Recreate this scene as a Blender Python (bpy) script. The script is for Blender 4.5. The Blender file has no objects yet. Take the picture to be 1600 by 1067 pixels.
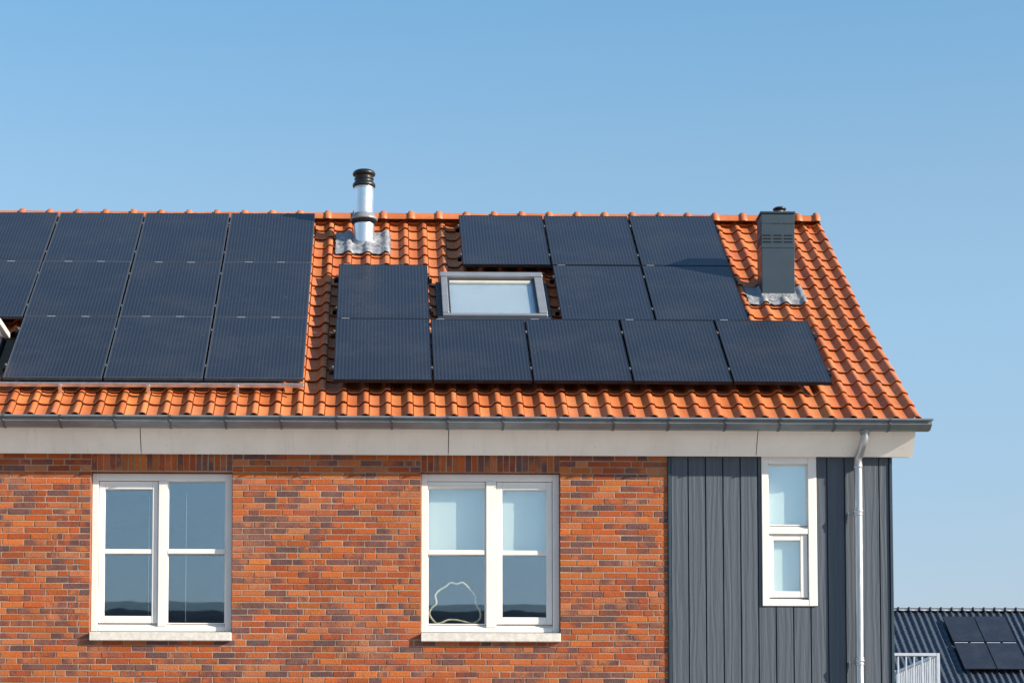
import bpy, math, random
from math import sin, cos, tan, radians, pi, sqrt, floor
from mathutils import Vector, Matrix, noise as mnoise
random.seed(7)
S = bpy.context.scene
COL = S.collection
R = radians

# ------------------------------------------------------------------ helpers
class MB:
    """collects faces and links them as ONE mesh object"""
    def __init__(s): s.v=[]; s.f=[]; s.c=[]; s.m=[]; s.sm=[]
    def face(s, pts, col=None, mi=0, smooth=False):
        b=len(s.v); s.v += [tuple(p) for p in pts]; s.f.append(tuple(range(b,b+len(pts))))
        s.c.append(col); s.m.append(mi); s.sm.append(smooth)
    def grid(s, rows, col=None, mi=0, smooth=True, closed=False):
        b=len(s.v); nc=len(rows[0])
        for r in rows: s.v += [tuple(p) for p in r]
        for i in range(len(rows)-1):
            for j in range(nc if closed else nc-1):
                k=(j+1)%nc
                s.f.append((b+i*nc+j, b+i*nc+k, b+(i+1)*nc+k, b+(i+1)*nc+j)); s.c.append(col); s.m.append(mi); s.sm.append(smooth)
    def box(s, x0,x1,y0,y1,z0,z1, col=None, mi=0, skip='', bev=0.0):
        if bev>0:
            return s.bbox(x0,x1,y0,y1,z0,z1,col,mi,bev)
        P=lambda a,b,c:(x1 if a else x0, y1 if b else y0, z1 if c else z0)
        F={'-y':[P(0,0,0),P(1,0,0),P(1,0,1),P(0,0,1)], '+y':[P(1,1,0),P(0,1,0),P(0,1,1),P(1,1,1)],
           '-x':[P(0,1,0),P(0,0,0),P(0,0,1),P(0,1,1)], '+x':[P(1,0,0),P(1,1,0),P(1,1,1),P(1,0,1)],
           '+z':[P(0,0,1),P(1,0,1),P(1,1,1),P(0,1,1)], '-z':[P(0,1,0),P(1,1,0),P(1,0,0),P(0,0,0)]}
        for k,q in F.items():
            if k not in skip.split(','): s.face(q,col,mi)
    def bbox(s, x0,x1,y0,y1,z0,z1,col,mi,b):
        # box with chamfered edges
        c=((x0+x1)/2,(y0+y1)/2,(z0+z1)/2); h=((x1-x0)/2,(y1-y0)/2,(z1-z0)/2)
        b=min(b,min(h)*.6)
        def V(sx,sy,sz,ax):
            o=[sx*h[0],sy*h[1],sz*h[2]]
            for i,sg in enumerate((sx,sy,sz)):
                if i!=ax: o[i]-=sg*b
            return tuple(c[i]+o[i] for i in range(3))
        sg=(-1,1)
        for ax in range(3):
            a1,a2=(ax+1)%3,(ax+2)%3
            for d in sg:
                q=[]
                for (p,r) in ((-1,-1),(1,-1),(1,1),(-1,1)):
                    t=[0,0,0]; t[ax]=d; t[a1]=p; t[a2]=r; q.append(V(*t,ax))
                if d<0: q.reverse()
                s.face(q,col,mi)
            # edges along axis ax
            for p in sg:
                for r in sg:
                    q=[]
                    for e,axx in ((-1,a1),(1,a1),(1,a2),(-1,a2)):
                        t=[0,0,0]; t[ax]=e; t[a1]=p; t[a2]=r; q.append(V(*t,axx))
                    s.face(q if p*r>0 else q[::-1],col,mi)
        for a in sg:
            for p in sg:
                for r in sg:
                    q=[V(a,p,r,0),V(a,p,r,1),V(a,p,r,2)]
                    s.face(q if a*p*r>0 else q[::-1],col,mi)
    def lathe(s, prof, c, n=32, col=None, mi=0, smooth=True):
        rows=[[(c[0]+r*cos(2*pi*k/n), c[1]+r*sin(2*pi*k/n), z) for k in range(n)] for r,z in prof]
        s.grid(rows,col,mi,smooth,True)
    def tube(s, pts, r, n=12, col=None, mi=0, closed=False, caps=True):
        P=[Vector(p) for p in pts]; rows=[]; L=len(P)
        up=None
        for i,p in enumerate(P):
            a=P[(i-1)%L] if (closed or i>0) else p; b=P[(i+1)%L] if (closed or i<L-1) else p
            t=(b-a).normalized()
            if up is None:
                up=Vector((0,0,1)) if abs(t.z)<.9 else Vector((1,0,0))
            u=(up-t*up.dot(t)).normalized(); w=t.cross(u); up=u
            rr=r[i] if isinstance(r,(list,tuple)) else r
            rows.append([p+u*rr*cos(2*pi*k/n)+w*rr*sin(2*pi*k/n) for k in range(n)])
        if closed: rows.append(rows[0])
        s.grid(rows,col,mi,True,True)
        if caps and not closed:
            s.face(rows[0][::-1],col,mi); s.face(rows[-1],col,mi)
    def prism(s, poly, x0, x1, col=None, mi=0, caps=True):
        """poly: list of (y,z), extruded along x"""
        n=len(poly)
        for i in range(n):
            a=poly[i]; b=poly[(i+1)%n]
            s.face([(x0,*a),(x1,*a),(x1,*b),(x0,*b)],col,mi)
        if caps:
            s.face([(x0,*p) for p in poly],col,mi); s.face([(x1,*p) for p in poly][::-1],col,mi)
    def xf(s, M):
        s.v=[tuple(M@Vector(p)) for p in s.v]; return s
    def build(s, name, mat, parent=None, recalc=False, merge=False):
        me=bpy.data.meshes.new(name); me.from_pydata(s.v,[],s.f)
        mats=mat if isinstance(mat,(list,tuple)) else [mat]
        for m in mats: me.materials.append(m)
        me.polygons.foreach_set('material_index',s.m); me.polygons.foreach_set('use_smooth',s.sm)
        if any(c is not None for c in s.c):
            at=me.color_attributes.new('Col','FLOAT_COLOR','CORNER'); d=[]
            for c,f in zip(s.c,s.f):
                cc=c if c is not None else (1,1,1,0)
                if isinstance(cc,list):
                    for q in cc: d += list(q)
                    continue
                cc=tuple(cc) if len(cc)==4 else (*cc,0)
                d += list(cc)*len(f)
            at.data.foreach_set('color',d)
        if recalc or merge:
            import bmesh
            bm=bmesh.new(); bm.from_mesh(me)
            if merge: bmesh.ops.remove_doubles(bm,verts=bm.verts,dist=1e-5)
            if recalc: bmesh.ops.recalc_face_normals(bm,faces=bm.faces)
            bm.to_mesh(me); bm.free()
        me.update()
        o=bpy.data.objects.new(name,me); COL.objects.link(o)
        if parent is not None:
            o.parent=parent
            o.matrix_parent_inverse=Matrix.Identity(4) if parent.get('_local') else world_of(parent).inverted()
        return o
def world_of(o):
    M=o.matrix_basis.copy()
    if o.parent: M=world_of(o.parent)@o.matrix_parent_inverse@M
    return M
def empty(name, loc=(0,0,0), rot=(0,0,0), local=False):
    o=bpy.data.objects.new(name,None); o.empty_display_size=.3; COL.objects.link(o); o.location=loc; o.rotation_euler=rot
    if local: o['_local']=1
    return o
def tag(o, label=None, cat=None, group=None, kind=None):
    if label: o['label']=label
    if cat: o['category']=cat
    if group: o['group']=group
    if kind: o['kind']=kind
    return o

# ------------------------------------------------------------------ materials
class NT:
    def __init__(s,name):
        s.mat=bpy.data.materials.new(name); s.mat.use_nodes=True; s.t=s.mat.node_tree; s.t.nodes.clear()
        s.out=s.n('ShaderNodeOutputMaterial')
    def n(s,t,**k):
        x=s.t.nodes.new(t)
        for a,b in k.items():
            if a.startswith('i_'):
                key=a[2:]; key=int(key) if key.isdigit() else key.replace('_',' ')
                sock=x.inputs[key]
                if hasattr(b,'is_output') : s.t.links.new(b,sock)
                else: sock.default_value=b
            else: setattr(x,a,b)
        return x
    def l(s,a,b): s.t.links.new(a,b)
    def math(s,op,a,b=None,c=None,clamp=False):
        m=s.n('ShaderNodeMath',operation=op,use_clamp=clamp)
        for i,v in enumerate((a,b,c)):
            if v is None: continue
            if hasattr(v,'is_output'): s.l(v,m.inputs[i])
            else: m.inputs[i].default_value=v
        return m.outputs[0]
    def mix(s,fac,a,b,blend='MIX'):
        m=s.n('ShaderNodeMix',data_type='RGBA',blend_type=blend)
        for i,v in ((0,fac),(6,a),(7,b)):
            if hasattr(v,'is_output'): s.l(v,m.inputs[i])
            else: m.inputs[i].default_value=v if i==0 else (*v,1) if len(v)==3 else v
        return m.outputs[2]
    def noise(s,vec=None,scale=5,detail=4,rough=.55,dist=0):
        m=s.n('ShaderNodeTexNoise'); m.inputs['Scale'].default_value=scale; m.inputs['Detail'].default_value=detail
        m.inputs['Roughness'].default_value=rough; m.inputs['Distortion'].default_value=dist
        if vec is not None: s.l(vec,m.inputs['Vector'])
        return m.outputs[0]
    def ramp(s,fac,a,b,lo=0.,hi=1.):
        m=s.n('ShaderNodeMapRange',clamp=True,interpolation_type='SMOOTHSTEP'); s.l(fac,m.inputs[0])
        m.inputs[1].default_value=a; m.inputs[2].default_value=b; m.inputs[3].default_value=lo; m.inputs[4].default_value=hi
        return m.outputs[0]
    def obj(s,scale=(1,1,1)):
        c=s.n('ShaderNodeTexCoord'); m=s.n('ShaderNodeMapping'); m.inputs['Scale'].default_value=scale
        s.l(c.outputs['Object'],m.inputs[0]); return m.outputs[0]
    def attr(s,name='Col'):
        a=s.n('ShaderNodeAttribute',attribute_name=name); return a
    def bump(s,h,strength=.3,dist=.01):
        b=s.n('ShaderNodeBump'); b.inputs['Strength'].default_value=strength; b.inputs['Distance'].default_value=dist
        s.l(h,b.inputs['Height']); return b.outputs[0]
    def pbr(s,base,rough=.5,metal=0.,spec=.5,normal=None,coat=0.):
        p=s.n('ShaderNodeBsdfPrincipled')
        for k,v in (('Base Color',base),('Roughness',rough),('Metallic',metal),('Specular IOR Level',spec),('Coat Weight',coat)):
            if hasattr(v,'is_output'): s.l(v,p.inputs[k])
            else: p.inputs[k].default_value=((*v,1) if isinstance(v,tuple) and len(v)==3 else v)
        if normal is not None: s.l(normal,p.inputs['Normal'])
        s.l(p.outputs[0],s.out.inputs[0]); return p

def simple(name,base,rough=.5,metal=0.,var=.12,scale=6,bump=.0,bscale=40,spec=.5,coat=0,vscale=(1,1,1)):
    t=NT(name); o=t.obj(vscale)
    n=t.noise(o,scale,5)
    k=t.ramp(n,.25,.75,1-var,1+var)
    c=t.mix(1.0,base,(0,0,0),'MIX')
    m=t.n('ShaderNodeVectorMath',operation='SCALE'); m.inputs[0].default_value=base; t.l(k,m.inputs['Scale'])
    nb=t.bump(t.noise(o,bscale,4),bump,.01) if bump>0 else None
    rr=t.ramp(t.noise(o,scale*2.3,3),.2,.8,max(rough-.08,0.02),rough+.08)
    t.pbr(m.outputs[0],rr,metal,spec,nb,coat)
    return t.mat

M={}
def mats():
    # clay roof tiles
    t=NT('clay_tile'); a=t.attr(); o=t.obj()
    n1=t.noise(o,9,6,.6); n2=t.noise(o,70,4,.7); n3=t.noise(o,1.1,3)
    c=t.mix(t.ramp(n1,.3,.75,0,.45),a.outputs['Color'],(.30,.075,.025))
    c=t.mix(t.ramp(n2,.55,.8,0,.35),c,(.16,.05,.025))
    c=t.mix(t.ramp(n3,.45,.75,0,.16),c,(.62,.34,.2))
    t.pbr(c,t.ramp(n1,.2,.8,.42,.62),0,.4,t.bump(n2,.16,.004)); M['tile']=t.mat
    # dark glazed tiles of the far house
    t=NT('slate_glaze'); a=t.attr(); o=t.obj()
    n1=t.noise(o,6,4)
    c=t.mix(t.ramp(n1,.3,.7,0,.5),(.040,.054,.078),(.058,.074,.10))
    t.pbr(c,t.ramp(n1,.2,.8,.45,.6),0,.5,t.bump(t.noise(o,40,3),.15,.004)); M['slate']=t.mat
    # bricks: colour attribute per brick, alpha = how much burnt patching it carries
    t=NT('facing_brick'); a=t.attr(); o=t.obj()
    n1=t.noise(o,11,5,.6,.6); n2=t.noise(o,60,5,.7); n3=t.noise(o,.9,5,.6); n4=t.noise(o,150,3,.6)
    f=t.math('MULTIPLY',t.ramp(n1,.46,.60),a.outputs['Alpha'])
    c=t.mix(f,a.outputs['Color'],(.085,.042,.048))
    c=t.mix(t.ramp(n2,.52,.78,0,.35),c,(.42,.13,.045))
    c=t.mix(t.ramp(n4,.58,.70,0,.65),c,(.085,.03,.022))
    c=t.mix(t.ramp(n3,.50,.72,0,.30),c,(.44,.26,.20))
    hh=t.math('ADD',n2,t.math('MULTIPLY',n4,.7))
    t.pbr(c,.85,0,.25,t.bump(hh,.65,.012)); M['brick']=t.mat
    t=NT('lime_mortar'); o=t.obj(); n=t.noise(o,40,5,.7); n2=t.noise(o,1.1,4)
    c=t.mix(t.ramp(n,.3,.7),(.27,.19,.125),(.38,.275,.19)); c=t.mix(t.ramp(n2,.4,.7,0,.35),c,(.5,.45,.40))
    t.pbr(c,.92,0,.15,t.bump(n,.5,.006)); M['mortar']=t.mat
    t=NT('plain_brickwork'); o=t.n('ShaderNodeTexCoord').outputs['Object']
    mp=t.n('ShaderNodeMapping'); mp.inputs['Rotation'].default_value=(R(90),0,R(90)); t.l(o,mp.inputs[0])
    b=t.n('ShaderNodeTexBrick'); t.l(mp.outputs[0],b.inputs[0]); b.inputs['Scale'].default_value=1
    b.inputs['Brick Width'].default_value=.22; b.inputs['Row Height'].default_value=.0617; b.inputs['Mortar Size'].default_value=.005
    b.inputs[1].default_value=(.36,.11,.045,1); b.inputs[2].default_value=(.16,.06,.05,1); b.inputs[3].default_value=(.35,.3,.24,1)
    t.pbr(b.outputs[0],.85,0,.25,t.bump(t.noise(o,50,4),.5,.01)); M['brick2']=t.mat
    # cladding boards with pressed wood grain
    t=NT('grey_boards'); a=t.attr(); o=t.obj((1,1,.07))
    off=t.n('ShaderNodeVectorMath',operation='ADD'); t.l(o,off.inputs[0])
    sc=t.n('ShaderNodeVectorMath',operation='SCALE'); t.l(a.outputs['Color'],sc.inputs[0]); sc.inputs['Scale'].default_value=37.
    t.l(sc.outputs[0],off.inputs[1])
    v=off.outputs[0]
    w=t.n('ShaderNodeTexWave',wave_type='BANDS',bands_direction='X',wave_profile='SIN'); t.l(v,w.inputs[0])
    w.inputs['Scale'].default_value=5; w.inputs['Distortion'].default_value=9; w.inputs['Detail'].default_value=3; w.inputs['Detail Scale'].default_value=2.2
    n2=t.noise(v,60,6,.7,.8); n3=t.noise(v,8,4)
    h=t.math('ADD',t.math('MULTIPLY',w.outputs[1],.55),t.math('MULTIPLY',n2,1.0))
    k=t.ramp(h,.45,1.35,0,1)
    c=t.mix(k,(.062,.079,.100),(.078,.097,.121)); c=t.mix(t.ramp(n3,.35,.7,0,.35),c,(.080,.096,.114))
    t.pbr(c,.6,0,.35,t.bump(h,.45,.006)); M['boards']=t.mat
    # solar glass: thin pale conductor lines over dark cells
    t=NT('solar_cells'); co=t.n('ShaderNodeTexCoord').outputs['Object']; sp=t.n('ShaderNodeSeparateXYZ'); t.l(co,sp.inputs[0])
    fr=t.math('FRACT',t.math('MULTIPLY',sp.outputs[0],1/.0365)); d=t.math('ABSOLUTE',t.math('SUBTRACT',fr,.5))
    ln=t.ramp(d,.10,.24,1,0)
    fy=t.math('FRACT',t.math('MULTIPLY',sp.outputs[1],1/.0683)); dy=t.math('ABSOLUTE',t.math('SUBTRACT',fy,.5))
    dots=t.math('MULTIPLY',ln,t.ramp(dy,.30,.5,1,.75))
    oi=t.n('ShaderNodeObjectInfo'); off=t.n('ShaderNodeVectorMath',operation='ADD'); t.l(co,off.inputs[0])
    cb=t.n('ShaderNodeCombineXYZ'); t.l(t.math('MULTIPLY',oi.outputs['Random'],57.),cb.inputs[0]); t.l(cb.outputs[0],off.inputs[1])
    st=t.noise(off.outputs[0],4.5,6,.7); dust=t.noise(off.outputs[0],1.7,4,.6); spk=t.noise(off.outputs[0],30,2,.5)
    pn=t.ramp(oi.outputs['Random'],0,1,0,.5)
    c=t.mix(pn,(.016,.019,.029),(.013,.015,.023))
    c=t.mix(t.math('MULTIPLY',dots,.5),c,(.046,.055,.070))
    c=t.mix(t.ramp(dust,.4,.75,0,.05),c,(.2,.2,.2))
    c=t.mix(t.math('MULTIPLY',t.ramp(st,.60,.66),.35),c,(.012,.016,.026))
    c=t.mix(t.ramp(spk,.765,.79,0,.6),c,(.4,.4,.4))
    t.pbr(c,t.ramp(dust,.3,.7,.14,.30),0,.37,None); M['cells']=t.mat
    M['black']=simple('black_frame',(.009,.010,.013),.36,0,.2,spec=.3)
    M['sheen']=simple('anodised_frame_sheen',(.075,.085,.10),.34,.3,.15)  # left frames: grey lightened, sun and sky sheen of the edges put into the colour
    M['alu']=simple('mill_aluminium',(.62,.6,.58),.38,.85,.12,20)
    M['clampgrey']=simple('clamp_grey',(.5,.52,.53),.45,.3,.1,30)
    M['midclamp']=simple('grey_clamp',(.16,.17,.18),.45,.3,.15,30)
    M['white']=simple('white_paint',(.75,.73,.69),.38,0,.035,5,.03,30)
    M['stone']=simple('pale_sill_stone',(.60,.575,.52),.8,0,.14,26,.18,120)
    t=NT('cream_board'); o=t.obj(); n=t.noise(o,3.5,5); st=t.noise(t.obj((9,1,.9)),2,5,.65)
    c=t.mix(t.ramp(n,.3,.7),(.76,.72,.655),(.82,.78,.715)); c=t.mix(t.ramp(st,.52,.8,0,.22),c,(.42,.37,.31))
    t.pbr(c,.62,0,.3,t.bump(t.noise(o,60,3),.08,.004)); M['cream']=t.mat
    M['zinc']=simple('weathered_zinc',(.20,.225,.245),.36,.30,.14,5,.05,60)
    M['darkzinc']=simple('dark_zinc_hook',(.11,.12,.135),.45,.3,.2,9)
    M['zincpipe']=simple('zinc_pipe',(.50,.52,.55),.36,.8,.10,9,.03,60,vscale=(1,1,.3))
    M['steel']=simple('bright_steel',(.74,.76,.78),.30,.9,.03,3)
    M['rubber']=simple('black_coating',(.010,.011,.012),.38,0,.25)
    M['anthracite']=simple('anthracite_sheet',(.034,.054,.072),.36,.0,.06,5,spec=.42)
    M['slot']=simple('dark_opening',(.014,.017,.021),.8,0,.1)
    t=NT('lead_sheet'); o=t.obj(); n=t.noise(o,14,6,.65); n2=t.noise(o,40,4,.6)
    c=t.mix(t.ramp(n,.35,.68),(.19,.205,.22),(.41,.415,.42)); c=t.mix(t.ramp(n2,.5,.75,0,.45),c,(.17,.18,.195))
    t.pbr(c,t.ramp(n,.3,.7,.4,.65),.25,.5,t.bump(n2,.5,.012)); M['lead']=t.mat
    M['greyframe']=simple('grey_aluminium_cover',(.27,.285,.305),.40,.35,.08,6)
    M['darkframe']=simple('dark_aluminium_cover',(.035,.042,.055),.42,.2,.1,6)
    M['innerwood']=simple('lacquered_inner_sash',(.62,.56,.44),.5,0,.08,9)
    def glass(name,fac,tint,gl,bump=.02):
        t=NT(name); o=t.obj(); tr=t.n('ShaderNodeBsdfTransparent'); tr.inputs[0].default_value=(*tint,1)
        g=t.n('ShaderNodeBsdfGlossy'); g.inputs['Roughness'].default_value=.012; g.inputs[0].default_value=(*gl,1)
        t.l(t.bump(t.noise(o,1.6,2),bump,.02),g.inputs['Normal'])
        mx=t.n('ShaderNodeMixShader'); mx.inputs[0].default_value=fac; t.l(tr.outputs[0],mx.inputs[1]); t.l(g.outputs[0],mx.inputs[2])
        t.l(mx.outputs[0],t.out.inputs[0]); M[name]=t.mat
    glass('pane_glass',.135,(.962,.985,.982),(.83,.93,1.0),.03)
    glass('skylight_glass',.26,(.88,.92,.94),(.92,.96,1.0),.01)
    M['blind']=simple('pale_blind',(.90,.91,.87),.75,0,.03,3)
    M['cord']=simple('blind_cord',(.75,.75,.72),.6)
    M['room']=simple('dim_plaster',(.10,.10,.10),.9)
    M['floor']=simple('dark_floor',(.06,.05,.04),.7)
    M['rattan']=simple('pale_rattan',(.74,.62,.42),.6,0,.2,40)
    M['railing']=simple('galvanised_rail',(.52,.56,.62),.5,.3,.08)
    M['render']=simple('pale_render',(.45,.44,.42),.9,0,.08,2,.2,50)
    M['darkroof']=simple('dark_roof_tiles',(.028,.032,.038),.6,0,.25,2,.3,9)
    M['asphalt']=simple('street_clinker',(.30,.25,.21),.9,0,.2,4,.4,120)
    M['paving']=simple('concrete_paving',(.42,.39,.36),.9,0,.15,3,.3,90)
    M['grass']=simple('lawn',(.05,.085,.03),.9,0,.3,2,.5,60)
    M['wood']=simple('timber',(.12,.09,.06),.7)
mats()

# ------------------------------------------------------------------ roof geometry shared by everything on the slope
TH=R(35.); CT,ST=cos(TH),sin(TH)
Y0,Z0=.0482,6.4669           # a point of the solar glass plane (u=0)
NRM=Vector((0,-ST,CT))
def rp(X,u,off=0.):          # slope coordinates (along ridge, up the slope, off the glass plane) to world
    return Vector((X, Y0+u*CT-off*ST, Z0+u*ST+off*CT))
RIDGE_Y=4.33
PITCH=.2180; SEAM0=-3.587; GAUGE=.3027; UROW0=-.567
BASE=-.185                    # trough level below the solar glass plane
PROF=[(0,.002),(.030,.002),(.036,.0150),(.07,.0105),(.13,.006),(.22,.0015),(.33,0),(.47,.0008),(.575,.005),(.64,.0145),(.70,.029),(.75,.0395),(.80,.0450),(.86,.0460),(.93,.0425),(1.0,.0330)]
def prof(t):
    t=t%1.0
    for (a,ha),(b,hb) in zip(PROF,PROF[1:]):
        if t<=b: return ha+(hb-ha)*(t-a)/(b-a)
    return PROF[-1][1]
def tile_h(X,u):              # height of the tiled surface over the trough level
    k=(u-UROW0)/GAUGE; f=k-floor(k)
    return BASE+prof((X-SEAM0)/PITCH)+.026*(1-f)
TILECOL=[(.56,.170,.050),(.53,.156,.046),(.59,.19,.058),(.50,.140,.042),(.57,.182,.060),(.55,.165,.054)]
def tile_row_mesh(mb, x0, x1, nrows, pt, urow0, u_max, rng, colors, endroll=True, skip=None, lift=.026, profile=PROF):
    k0=round((x0-SEAM0)/PITCH); k1=round((x1-SEAM0)/PITCH)
    for r in range(nrows):
        u0=urow0+r*GAUGE; u1=min(u0+GAUGE+.05,u_max)
        for k in range(k0,k1):
            xs=SEAM0+k*PITCH
            if skip and skip(xs+PITCH*.5,u0+GAUGE*.5): continue
            dh=rng.gauss(0,.0013); tilt=rng.gauss(0,.0012); du=rng.gauss(0,.0022); dx=rng.gauss(0,.0010)
            c=rng.choice(colors); v=rng.gauss(1,.075); c=(c[0]*v,c[1]*v*rng.gauss(1,.03),c[2]*v)
            rows=[]
            pr=profile
            def hh(t,h,uu): return BASE+h+lift*(1-(uu-u0)/GAUGE)+dh+tilt*(t-.5)
            for uu in (u0+du, u0+.5*GAUGE, u1):
                rows.append([pt(xs+dx+t*PITCH*(1 if t<1 else 1.006), uu, hh(t,h,uu)) for t,h in pr])
            mb.grid(rows,c,0,True)
            # front lip: rounded nose then the undercut
            e0=rows[0]
            e1=[pt(xs+dx+t*PITCH, u0+du-.003, hh(t,h,u0)-.006) for t,h in pr]
            e2=[pt(xs+dx+t*PITCH, u0+du+.003, hh(t,h,u0)-.013) for t,h in pr]
            e3=[pt(xs+dx+t*PITCH, u0+du+.030, hh(t,h,u0)-.015) for t,h in pr]
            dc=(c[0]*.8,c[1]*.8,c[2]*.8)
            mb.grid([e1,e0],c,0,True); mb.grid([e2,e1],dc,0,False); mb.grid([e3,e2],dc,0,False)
            # right-hand edge of the roll
            a=rows[0][-1]; b=rows[-1][-1]
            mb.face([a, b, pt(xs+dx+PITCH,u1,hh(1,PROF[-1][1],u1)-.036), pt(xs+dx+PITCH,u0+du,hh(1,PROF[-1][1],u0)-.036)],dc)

XL,XR=-8.14,5.33
# ================================================================== THE SETTING
def build_ground():
    g=MB(); g.face([(-600,-600,0),(600,-600,0),(600,900,0),(-600,900,0)]); tag(g.build('ground',M['grass']),kind='structure')
    g=MB(); g.face([(-60,-31,.008),(60,-31,.008),(60,-12,.008),(-60,-12,.008)]); tag(g.build('road',M['asphalt']),kind='structure')
    g=MB(); g.box(-60,60,-11.9,-.5,-.1,.12); tag(g.build('pavement',M['paving']),kind='structure')
build_ground()

# ================================================================== THE HOUSE
house=empty('brick_house',(-1.4,0,0))
tag(house,'red brick terraced house with orange pantile roof and grey boarded right end','house')
WX0=-8.0; BX1=2.872; CX1=5.10
W1=(-2.843,-1.444,3.90,5.521); W2=(.422,1.803,3.90,5.529); W3=(3.803,4.349,4.203,5.699)
WTOP=5.80
def sub_rects(x0,x1,z0,z1,holes):
    xs=sorted({x0,x1,*[min(max(h[i],x0),x1) for h in holes for i in (0,1)]}); zs=sorted({z0,z1,*[min(max(h[i],z0),z1) for h in holes for i in (2,3)]})
    for a,b in zip(xs,xs[1:]):
        for c,d in zip(zs,zs[1:]):
            mx,mz=(a+b)/2,(c+d)/2
            if any(h[0]<mx<h[1] and h[2]<mz<h[3] for h in holes): continue
            yield a,b,c,d
def brick_wall():
    mb=MB(); rng=random.Random(11)
    holes=[W1,W2]
    for a,b,c,d in sub_rects(WX0,BX1,0,WTOP,holes):
        mb.face([(a,.0028,c),(b,.0028,c),(b,.0028,d),(a,.0028,d)],None,1)
    for h in holes:   # reveals
        x0,x1,z0,z1=h
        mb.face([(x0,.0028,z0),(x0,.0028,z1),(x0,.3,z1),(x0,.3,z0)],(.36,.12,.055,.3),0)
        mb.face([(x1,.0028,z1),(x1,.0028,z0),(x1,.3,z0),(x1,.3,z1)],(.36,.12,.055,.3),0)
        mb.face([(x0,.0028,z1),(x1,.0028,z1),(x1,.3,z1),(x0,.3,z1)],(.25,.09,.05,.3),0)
        mb.face([(x0,.0028,z0),(x0,.3,z0),(x1,.3,z0),(x1,.0028,z0)],None,1)
    RED=[(.42,.104,.024),(.375,.086,.021),(.44,.124,.030),(.34,.074,.021),(.40,.120,.042),(.42,.096,.022),(.31,.066,.022),(.42,.138,.056)]
    DARK=[(.15,.070,.060),(.175,.074,.060),(.118,.062,.058),(.20,.080,.060)]
    PATT=[(1,1,.25,0),(0,.2,.9,1),(0,.8,.8,0),(1,.6,0,0),(0,0,.5,1),(.6,.1,.1,.7)]
    def bcol(pd=.13):
        a=rng.choice(RED); b=rng.choice(DARK); v=rng.gauss(1,.09); g=rng.gauss(1,.05)
        a=(a[0]*v,a[1]*v*g,a[2]*v*g)
        k=rng.random()
        p=(1,1,1,1) if k<pd else rng.choice(PATT) if k<pd+.33 else (0,0,0,0)
        al=.5 if max(p)>0 else rng.choice((0,0,.25))
        return [tuple(x+(y-x)*q for x,y in zip(a,b))+(al,) for q in p]
    def brick(x0,x1,z0,z1,c,vert=False):
        j=lambda s=.0016: rng.gauss(0,s)
        y=min(.0004,rng.gauss(-.0004,.0010)); yb=.012
        P=[(x0+j(),y+j(.0005),z0+j(.0011)),(x1+j(),y+j(.0005),z0+j(.0011)),(x1+j(),y+j(.0005),z1+j(.0011)),(x0+j(),y+j(.0005),z1+j(.0011))]
        i=.0026
        Q=[(P[0][0]+i,P[0][1]-.0014,P[0][2]+i),(P[1][0]-i,P[1][1]-.0014,P[1][2]+i),(P[2][0]-i,P[2][1]-.0014,P[2][2]-i),(P[3][0]+i,P[3][1]-.0014,P[3][2]-i)]
        L=lambda a,b,t:tuple(u+(w-u)*t for u,w in zip(a,b))
        if vert:      # stations run up the brick
            A,B,C2,D=Q[1],Q[2],Q[0],Q[3]
        else:
            A,B,C2,D=Q[0],Q[1],Q[3],Q[2]
        st=(0,.36,.64,1)
        for n in range(3):
            q=[L(A,B,st[n]),L(A,B,st[n+1]),L(C2,D,st[n+1]),L(C2,D,st[n])]
            mb.face(q,[c[n],c[n+1],c[n+1],c[n]],0)
        mid=c[1]
        for a in range(4):
            b=(a+1)%4; mb.face([P[a],P[b],Q[b],Q[a]],mid,0)
            mb.face([(P[a][0],yb,P[a][2]),(P[b][0],yb,P[b][2]),P[b],P[a]],mid,0)
    H=.0617; J=.0108; BL=.2092; BH=.0992
    nrow=int(WTOP/H)+1; ph=5.521-H*round(5.521/H)
    SOL=[(W1[0],W1[1]),(W2[0],W2[1])]; SZ0,SZ1=5.530,5.742
    prev=[]
    for r in range(-1,nrow):
        z0=ph+r*H+J/2; z1=ph+(r+1)*H-J/2
        if z1<0: continue
        segs=[(WX0,BX1)]
        for (x0,x1,c,d) in [W1,W2]+[(a,b,SZ0-.004,SZ1+.004) for a,b in SOL]:
            if z1>c+.003 and z0<d-.003:
                ns=[]
                for a,b in segs:
                    if x1<=a or x0>=b: ns.append((a,b)); continue
                    if x0>a: ns.append((a,x0))
                    if x1<b: ns.append((x1,b))
                segs=ns
        cur=[]
        for a,b in segs:
            x=a; first=True; lasth=False
            while x<b-.02:
                opts=[BL,BH] if rng.random()<.74 else [BH,BL]
                if first: opts=[[BL,BH,.155,BL*.86][r%4],BH,BL]; first=False
                if lasth: opts=[BL,BL*.93]
                sc=[(min([abs(x+L+J/2-q) for q in prev] or [9]),L) for L in opts]
                ok=[q for q in sc if q[0]>.036]
                best=ok[0] if ok else max(sc)
                L=best[1]; lasth=L<.15
                if b-(x+L)<.055: L=b-x-J*.3
                e=min(x+L,b-J*.2)
                brick(x+J*.1,e,z0,z1,bcol()); cur.append(e+J/2); x=e+J
        prev=cur
    for a,b in SOL:      # soldier course over each opening
        n=round((b-a)/.0617); w=(b-a)/n
        for i in range(n): brick(a+i*w+J/2,a+(i+1)*w-J/2,SZ0+.004,SZ1,bcol(.2),True)
    mb.build('brick_wall',[M['brick'],M['mortar']],house)
brick_wall()
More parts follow.
